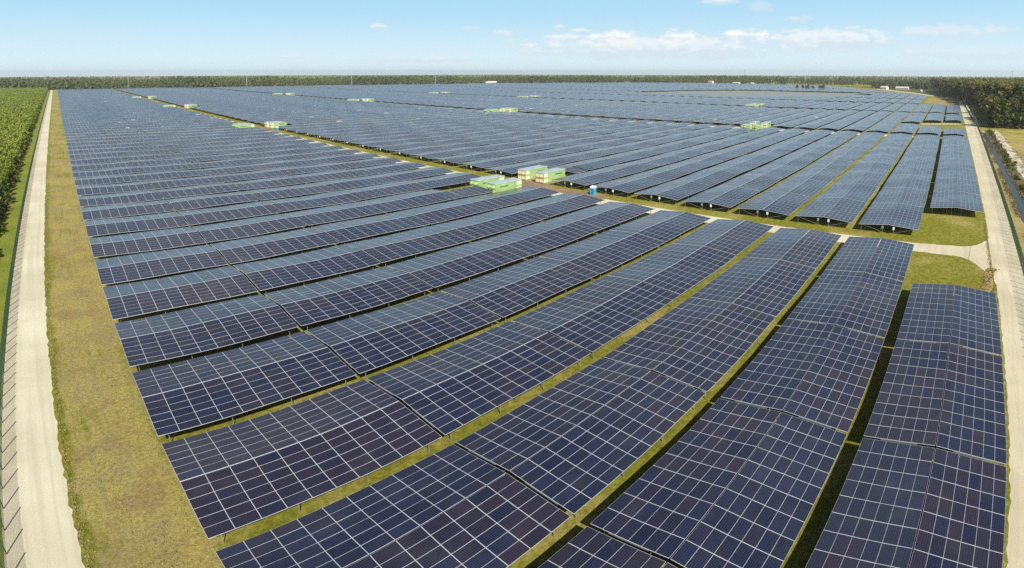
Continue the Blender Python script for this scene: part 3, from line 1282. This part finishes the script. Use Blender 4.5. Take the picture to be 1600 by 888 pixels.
# deadwood heaps
def deadwood(u, v, label):
    b = MB()
    for i in range(14):
        a = rr.gauss(0, .5)
        L = rr.uniform(1.2, 3.4)
        x, y, z = rr.gauss(0, 1.6), rr.gauss(0, .7), rr.uniform(.05, .35)
        b.tube((x - L / 2 * math.cos(a), y - L / 2 * math.sin(a), z), (x + L / 2 * math.cos(a), y + L / 2 * math.sin(a), z + rr.uniform(-.05, .2)), rr.uniform(.03, .08), .02, 5)
    tag(b.build("deadwood_pile", M_BRANCH, None, False, (u, v, 0)), label, "deadwood", "deadwood on the cleared strip")


for i in range(44):
    deadwood(105 + 240 * rr.random(), -24.2 - 4.6 * rr.random(), "heap of bleached dead branches on the cleared strip beyond the canal")


# earth heap with dry grass at the road mouth
def mound():
    b = MB()
    nx, ny = 22, 8
    P = {}
    for i in range(nx + 1):
        for j in range(ny + 1):
            x, y = -6 + 12 * i / nx, -.9 + 1.8 * j / ny
            e = max(0, 1 - (x / 6) ** 2) * max(0, 1 - (y / .9) ** 2)
            P[i, j] = (x, y + .25 * math.sin(x * .6), .02 + .13 * e ** .7 * (1 + rr.gauss(0, .25)) - .03 * (e == 0))
    for i in range(nx):
        for j in range(ny):
            b.quad(P[i, j], P[i + 1, j], P[i + 1, j + 1], P[i, j + 1])
    t = thing("earth_heap", "low brown heap of earth and dry grass at the road mouth", "earth heap", (93.5, -8.35, 0), R(-8))
    b.build("soil", M_TAN, t)
    rng = np.random.default_rng(5)
    c_ = np.stack([rng.uniform(-5.5, 5.5, 170), rng.normal(0, .5, 170), rng.uniform(.08, .38, 170)], 1)
    V, F = leaf_quads(c_, .10, rng)
    tag(link("dry_grass", np_mesh("dry_grass", V, F, M_DRYGRASS), t), None, None, None, 'stuff')


mound()


# rough grass: tufts standing along the verges (too many to count)
def tufts():
    rng = np.random.default_rng(21)
    C = []
    n1 = 3800
    yy = 28 + 130 * rng.uniform(0, 1, n1) ** 1.6
    C.append(np.stack([-3.95 + rng.exponential(.22, n1), yy, rng.uniform(.02, .08, n1)], 1))
    n2 = 9000
    yy = 28 + 150 * rng.uniform(0, 1, n2) ** 1.7
    xx = rng.uniform(-3.7, 4.2, n2)
    kp = np.sin(xx * 1.3 + yy * .21) + np.sin(yy * .47 - xx * .6) + rng.normal(0, .6, n2) > .3
    C.append(np.stack([xx, yy, rng.uniform(.01, .07, n2)], 1)[kp])
    n3 = 4000
    C.append(np.stack([30 + 100 * rng.uniform(0, 1, n3), -9.2 + np.abs(rng.normal(0, .28, n3)), rng.uniform(.03, .12, n3)], 1))
    c_ = np.concatenate(C)
    V, F = leaf_quads(c_, .055, rng, .3)
    o = link("grass", np_mesh("grass", V, F, M_TUFT))
    tag(o, "tufts of dry grass along the verge and road edges", "grass", None, 'stuff')


M_TUFT = leaf_material("verge_grass_tufts", (.17, .19, .03), (.30, .26, .08), (.38, .31, .12), .9, .25)
tufts()

# distant woods round the plain
pts, sc = [], []
for i in range(5200):
    u = -160 + 1900 * rr.random()
    base = 1218 if u < 600 else (1218 - (u - 600) * .17 if u < 1141 else 1126 - (u - 1141) * .66)
    if u > 1450:
        base = 900 - (u - 1450) * 1.2
    dep = (rr.random() ** 2.2) * 900
    d_ = math.hypot(u, base)
    pts.append((u + dep * u / d_ * .7, base + dep * base / d_))
    big_ = .76 + .20 * math.sin(u * .021 + 1) * math.sin(u * .0073) + .10 * math.sin(u * .047 + dep * .01)
    sc.append(big_ * (rr.uniform(.55, 1.05) if dep < 200 else rr.uniform(.8, 1.05)))
for i in range(2600):
    v = -420 + 1300 * rr.random()
    base = 1500 + .0 * v
    dep = (rr.random() ** 1.6) * 1500
    pts.append((base + dep, v * (1 + dep / 1500)))
    sc.append(rr.uniform(.3, .62) * (1.25 if math.sin(v * .031) > .55 else .9))
for i in range(600):
    u = 1180 + 300 * rr.random()
    pts.append((u, -60 - .09 * (u - 1180) + 210 * rr.random() ** 1.3 + (u - 1180) * .25))
    sc.append(rr.uniform(.35, .72))
for i in range(2400):
    a = R(-8 + 112 * rr.random())
    d_ = 2400 + 2900 * rr.random() ** 1.3
    pts.append((d_ * math.sin(a), d_ * math.cos(a)))
    sc.append(rr.uniform(.35, .62))
scatter_mass("distant_forest", pts, sc, [lod('far', s + 30) for s in range(7)], M_LEAF_FAR, "band of distant woodland closing off the plain at the horizon", "forest")
for i in range(9):
    plant('broad', "field_tree", 1085 + rr.uniform(-16, 70), 250 + rr.uniform(-16, 44), "round tree of the lone clump inside the far field", "tree", "lone clump of trees in the far field", rr.uniform(.8, 1.15), rng=rr)


# ------------------------------------------------------------------ far houses, pylons and masts
def house(u, v, L, W, Hh, rot, label):
    t = thing("farm_building", label, "building", (u, v, 0), R(rot))
    b = MB()
    b.box(-L / 2, L / 2, -W / 2, W / 2, 0, Hh)
    for s in (-1, 1):
        k = len(b.v)
        b.v += [(s * L / 2, -W / 2, Hh), (s * L / 2, W / 2, Hh), (s * L / 2, 0, Hh + W * .28)]
        b.f.append((k, k + 1, k + 2))
        b.uv.append(((0, 0),) * 3)
    b.build("wall", M_HOUSE, t)
    b = MB()
    for s in (-1, 1):
        b.hexa([(-L / 2 - .4, s * (W / 2 + .5), Hh - .1), (L / 2 + .4, s * (W / 2 + .5), Hh - .1), (L / 2 + .4, 0, Hh + W * .28 + .02), (-L / 2 - .4, 0, Hh + W * .28 + .02),
                (-L / 2 - .4, s * (W / 2 + .5), Hh + .1), (L / 2 + .4, s * (W / 2 + .5), Hh + .1), (L / 2 + .4, 0, Hh + W * .28 + .22), (-L / 2 - .4, 0, Hh + W * .28 + .22)])
    b.build("roof", M_TILE if 'tiled' in label else M_HOUSE, t)
    for x in np.arange(-L / 2 + 2, L / 2 - 1.5, 4.0):
        d = MB()
        d.box(x, x + 1.4, -W / 2 - .04, -W / 2 - .003, 1.0, 2.4)
        d.build("window", M_GREEN_D, t)


house(1478, 648, 16, 9, 6, 70, "tall white house with tiled roof at the field's far edge")
house(1492, 575, 22, 7, 3, 70, "long low white shed beside the far tall house")
house(1470, 520, 9, 6, 3, 70, "small white shed at the end of the far sheds")
house(1150, 128, 14, 9, 4, 60, "white domed barn in front of the far tree line")
house(1170, 95, 26, 8, 3, 80, "long white farm building behind the green meadow")
house(1060, 52, 5, 4, 2.5, 20, "little white hut at the edge of the green meadow")
house(1075, 1135, 40, 9, 4, -40, "pale long hall in front of the distant woods")


def pylon(u, v, h, label, grp):
    t = thing("power_pylon", label, "pylon", (u, v, 0), R(40), grp)
    w = h * .055
    for sx in (-1, 1):
        for sy in (-1, 1):
            b = MB()
            b.tube((sx * w, sy * w, 0), (sx * w * .18, sy * w * .18, h), .08, .06, 4)
            b.build("leg", M_PYLON, t)
    b = MB()
    nn = 9
    for i in range(nn):
        z0, z1 = h * i / nn, h * (i + 1) / nn
        w0, w1 = w * (1 - .82 * i / nn), w * (1 - .82 * (i + 1) / nn)
        for s in (-1, 1):
            b.tube((-w0, s * w0, z0), (w1, s * w1, z1), .06, n=4)
            b.tube((s * w0, w0, z0), (s * w1, -w1, z1), .06, n=4)
    b.build("lattice_bracing", M_PYLON, t)
    for z, L in ((h * .72, h * .14), (h * .84, h * .11), (h * .95, h * .08)):
        b = MB()
        b.tube((-L, 0, z), (L, 0, z), .1, n=4)
        b.tube((-L, 0, z), (0, 0, z + h * .03), .06, n=4)
        b.tube((L, 0, z), (0, 0, z + h * .03), .06, n=4)
        b.build("cross_arm", M_PYLON, t)


GP = "power pylons in front of the distant woods"
pylon(147, 1205, 25, "pale lattice pylon closest to the gravel track before the distant woods", GP)
pylon(405, 1205, 25, "second pale lattice pylon along the distant woods", GP)
pylon(668, 1195, 26, "third pale lattice pylon along the distant woods", GP)
pylon(905, 1165, 26, "fourth pale lattice pylon along the distant woods", GP)


def mast(u, v, h, label):
    b = MB()
    b.tube((0, 0, 0), (0, 0, h), .5, .25, 6)
    for z in (.8, .88, .96):
        b.box(-.9, .9, -.25, .25, h * z, h * z + 1.2)
    tag(b.build("radio_mast", M_POST, None, False, (u, v, 0)), label, "mast", "far radio masts")


mast(1900, 700, 44, "thin dark mast above the woods behind the far houses")
mast(1050, -105, 36, "thin dark mast above the pine wood at the canal side")


# ------------------------------------------------------------------ air
hz = MB()
hz.box(-6600, 6600, -6600, 6600, -1.0, 60.0)
hm = bpy.data.materials.new("pale_air")
hm.use_nodes = True
hm.node_tree.nodes.clear()
ho = hm.node_tree.nodes.new('ShaderNodeOutputMaterial')
hv = hm.node_tree.nodes.new('ShaderNodeVolumePrincipled')
hv.inputs['Color'].default_value = c4(.93, .96, 1.0)
hv.inputs['Density'].default_value = HAZE
hv.inputs['Anisotropy'].default_value = .2
hm.node_tree.links.new(hv.outputs[0], ho.inputs['Volume'])
tag(hz.build("haze", hm), "thin pale haze softening the far woods and the far panels", None, None, 'stuff')

# ------------------------------------------------------------------ light, sky, clouds
SUN = Vector((-1.40, -2.40, 2.42)).normalized()
sd = bpy.data.lights.new("sun", 'SUN')
sd.energy = 5.0
sd.angle = R(.53)
sd.color = (1.0, .945, .85)
so = bpy.data.objects.new("sun", sd)
COL.objects.link(so)
so.rotation_euler = SUN.to_track_quat('Z', 'Y').to_euler()

w = bpy.data.worlds.new("World")
SC.world = w
w.use_nodes = True
nt = w.node_tree
q = NB(nt)
bg = nt.nodes['Background']
sky = q.n('ShaderNodeTexSky', sky_type='NISHITA')
sky.sun_disc = False
sky.sun_elevation = math.asin(SUN.z)
sky.sun_rotation = math.atan2(SUN.x, SUN.y)
sky.altitude = 0
sky.air_density = 1.0
sky.dust_density = 1.2
sky.ozone_density = 1.4
tc = q.n('ShaderNodeTexCoord')
D = tc.outputs['Generated']
x, y, z = q.xyz(D)
az = q.math('MULTIPLY', q.math('ARCTAN2', x, y), 180 / math.pi)
el = q.math('MULTIPLY', q.math('ARCSINE', z), 180 / math.pi)
# cumulus banks low in the sky: azimuth, elevation, half widths (degrees), brightness
CLOUDS = [(51.45, 3.55, 2.5, .65, .8), (56.4, 3.55, 2.9, .95, 1), (63.0, 3.5, 2.4, .95, 1), (69.9, 3.75, 3.3, .7, 1), (50.6, 4.75, .8, .35, .7), (53.0, 4.34, 1.1, .35, .8), (31.9, 4.7, .9, .35, .7),
          (41.5, 4.6, 1.2, .28, .5), (44.8, 4.1, 1.2, .5, .6), (45.7, 3.3, .8, .3, .5), (67.3, 7.2, 1.9, .4, .7), (71.5, 6.5, 1.6, .6, .4), (75.2, 5.3, 1.5, .4, .55), (86.6, 4.0, 1.4, .5, .6),
          (90.3, 3.7, 6.0, .9, .55), (77.9, 3.2, 9.0, 1.3, .8), (61, 2.5, 15, 1.3, .75), (23.1, 1.6, 1.2, .25, .5), (92, 1.9, 9, .9, .4), (38, 1.4, 8, .4, .5), (10, 30, 16, 6, .7), (80, 38, 20, 7, .7), (-70, 25, 20, 6, .7), (150, 20, 25, 5, .7), (-140, 30, 20, 6, .6)]
uvv = q.vec(az, q.math('MULTIPLY', el, 2.2), 0.0)
n1 = q.noise(uvv, .75, 6.0, .6)
n2 = q.noise(uvv, .22, 3.0, .5)
nz = q.math('ADD', q.math('MULTIPLY', n1, .65), q.math('MULTIPLY', n2, .35))
cover, top = None, None
for (a_, e_, ra, re, s_) in CLOUDS:
    dx = q.math('DIVIDE', q.math('SUBTRACT', az, a_), ra)
    dy = q.math('DIVIDE', q.math('SUBTRACT', el, e_), re)
    dd = q.math('SQRT', q.math('ADD', q.math('MULTIPLY', dx, dx), q.math('MULTIPLY', dy, dy)))
    f = q.math('SUBTRACT', 1.0, dd)
    # ragged cauliflower outline from the noise
    f = q.ramp(q.math('ADD', q.math('MULTIPLY', f, .55), q.math('MULTIPLY', q.math('SUBTRACT', nz, .5), 1.7)), -.12, .30, 0.0, s_)
    f = q.math('MULTIPLY', f, q.ramp(dd, 1.0, 1.35, 1.0, 0.0))
    lit = q.ramp(q.math('ADD', dy, q.math('MULTIPLY', q.math('SUBTRACT', n1, .5), 2.2)), -.45, .45)
    cover = f if cover is None else q.math('MAXIMUM', cover, f)
    tl = q.math('MULTIPLY', f, lit)
    top = tl if top is None else q.math('MAXIMUM', top, tl)
ccol = q.mix(top, c4(10.5, 11.9, 13.0), c4(15.3, 15.2, 14.7))
band = q.mix(q.ramp(el, 0.0, 7.5), c4(11.1, 13.6, 14.6), c4(6.6, 11.0, 13.9))
clear = q.mix(q.ramp(el, 7.0, 24.0), band, sky.outputs[0])
clear = q.mix(q.ramp(el, -9.0, -4.0, 1.0, 0.0), clear, c4(4.3, 4.6, 3.6))
skyc = q.mix(q.math('MULTIPLY', cover, .85), clear, ccol)
nt.links.new(skyc, bg.inputs[0])
bg.inputs[1].default_value = .055

SC.view_settings.view_transform = 'Standard'
SC.view_settings.look = 'None'
SC.view_settings.gamma = 1.0
SC.view_settings.use_curve_mapping = False
SC.view_settings.exposure = 0.30
SC.cycles.max_bounces = 6
SC.cycles.transparent_max_bounces = 8
SC.cycles.use_denoising = False
SC.cycles.sample_clamp_indirect = 8
SC.render.film_transparent = False
print("tables", len(cells), "own", len(CHOSEN), "objects", len(bpy.data.objects))
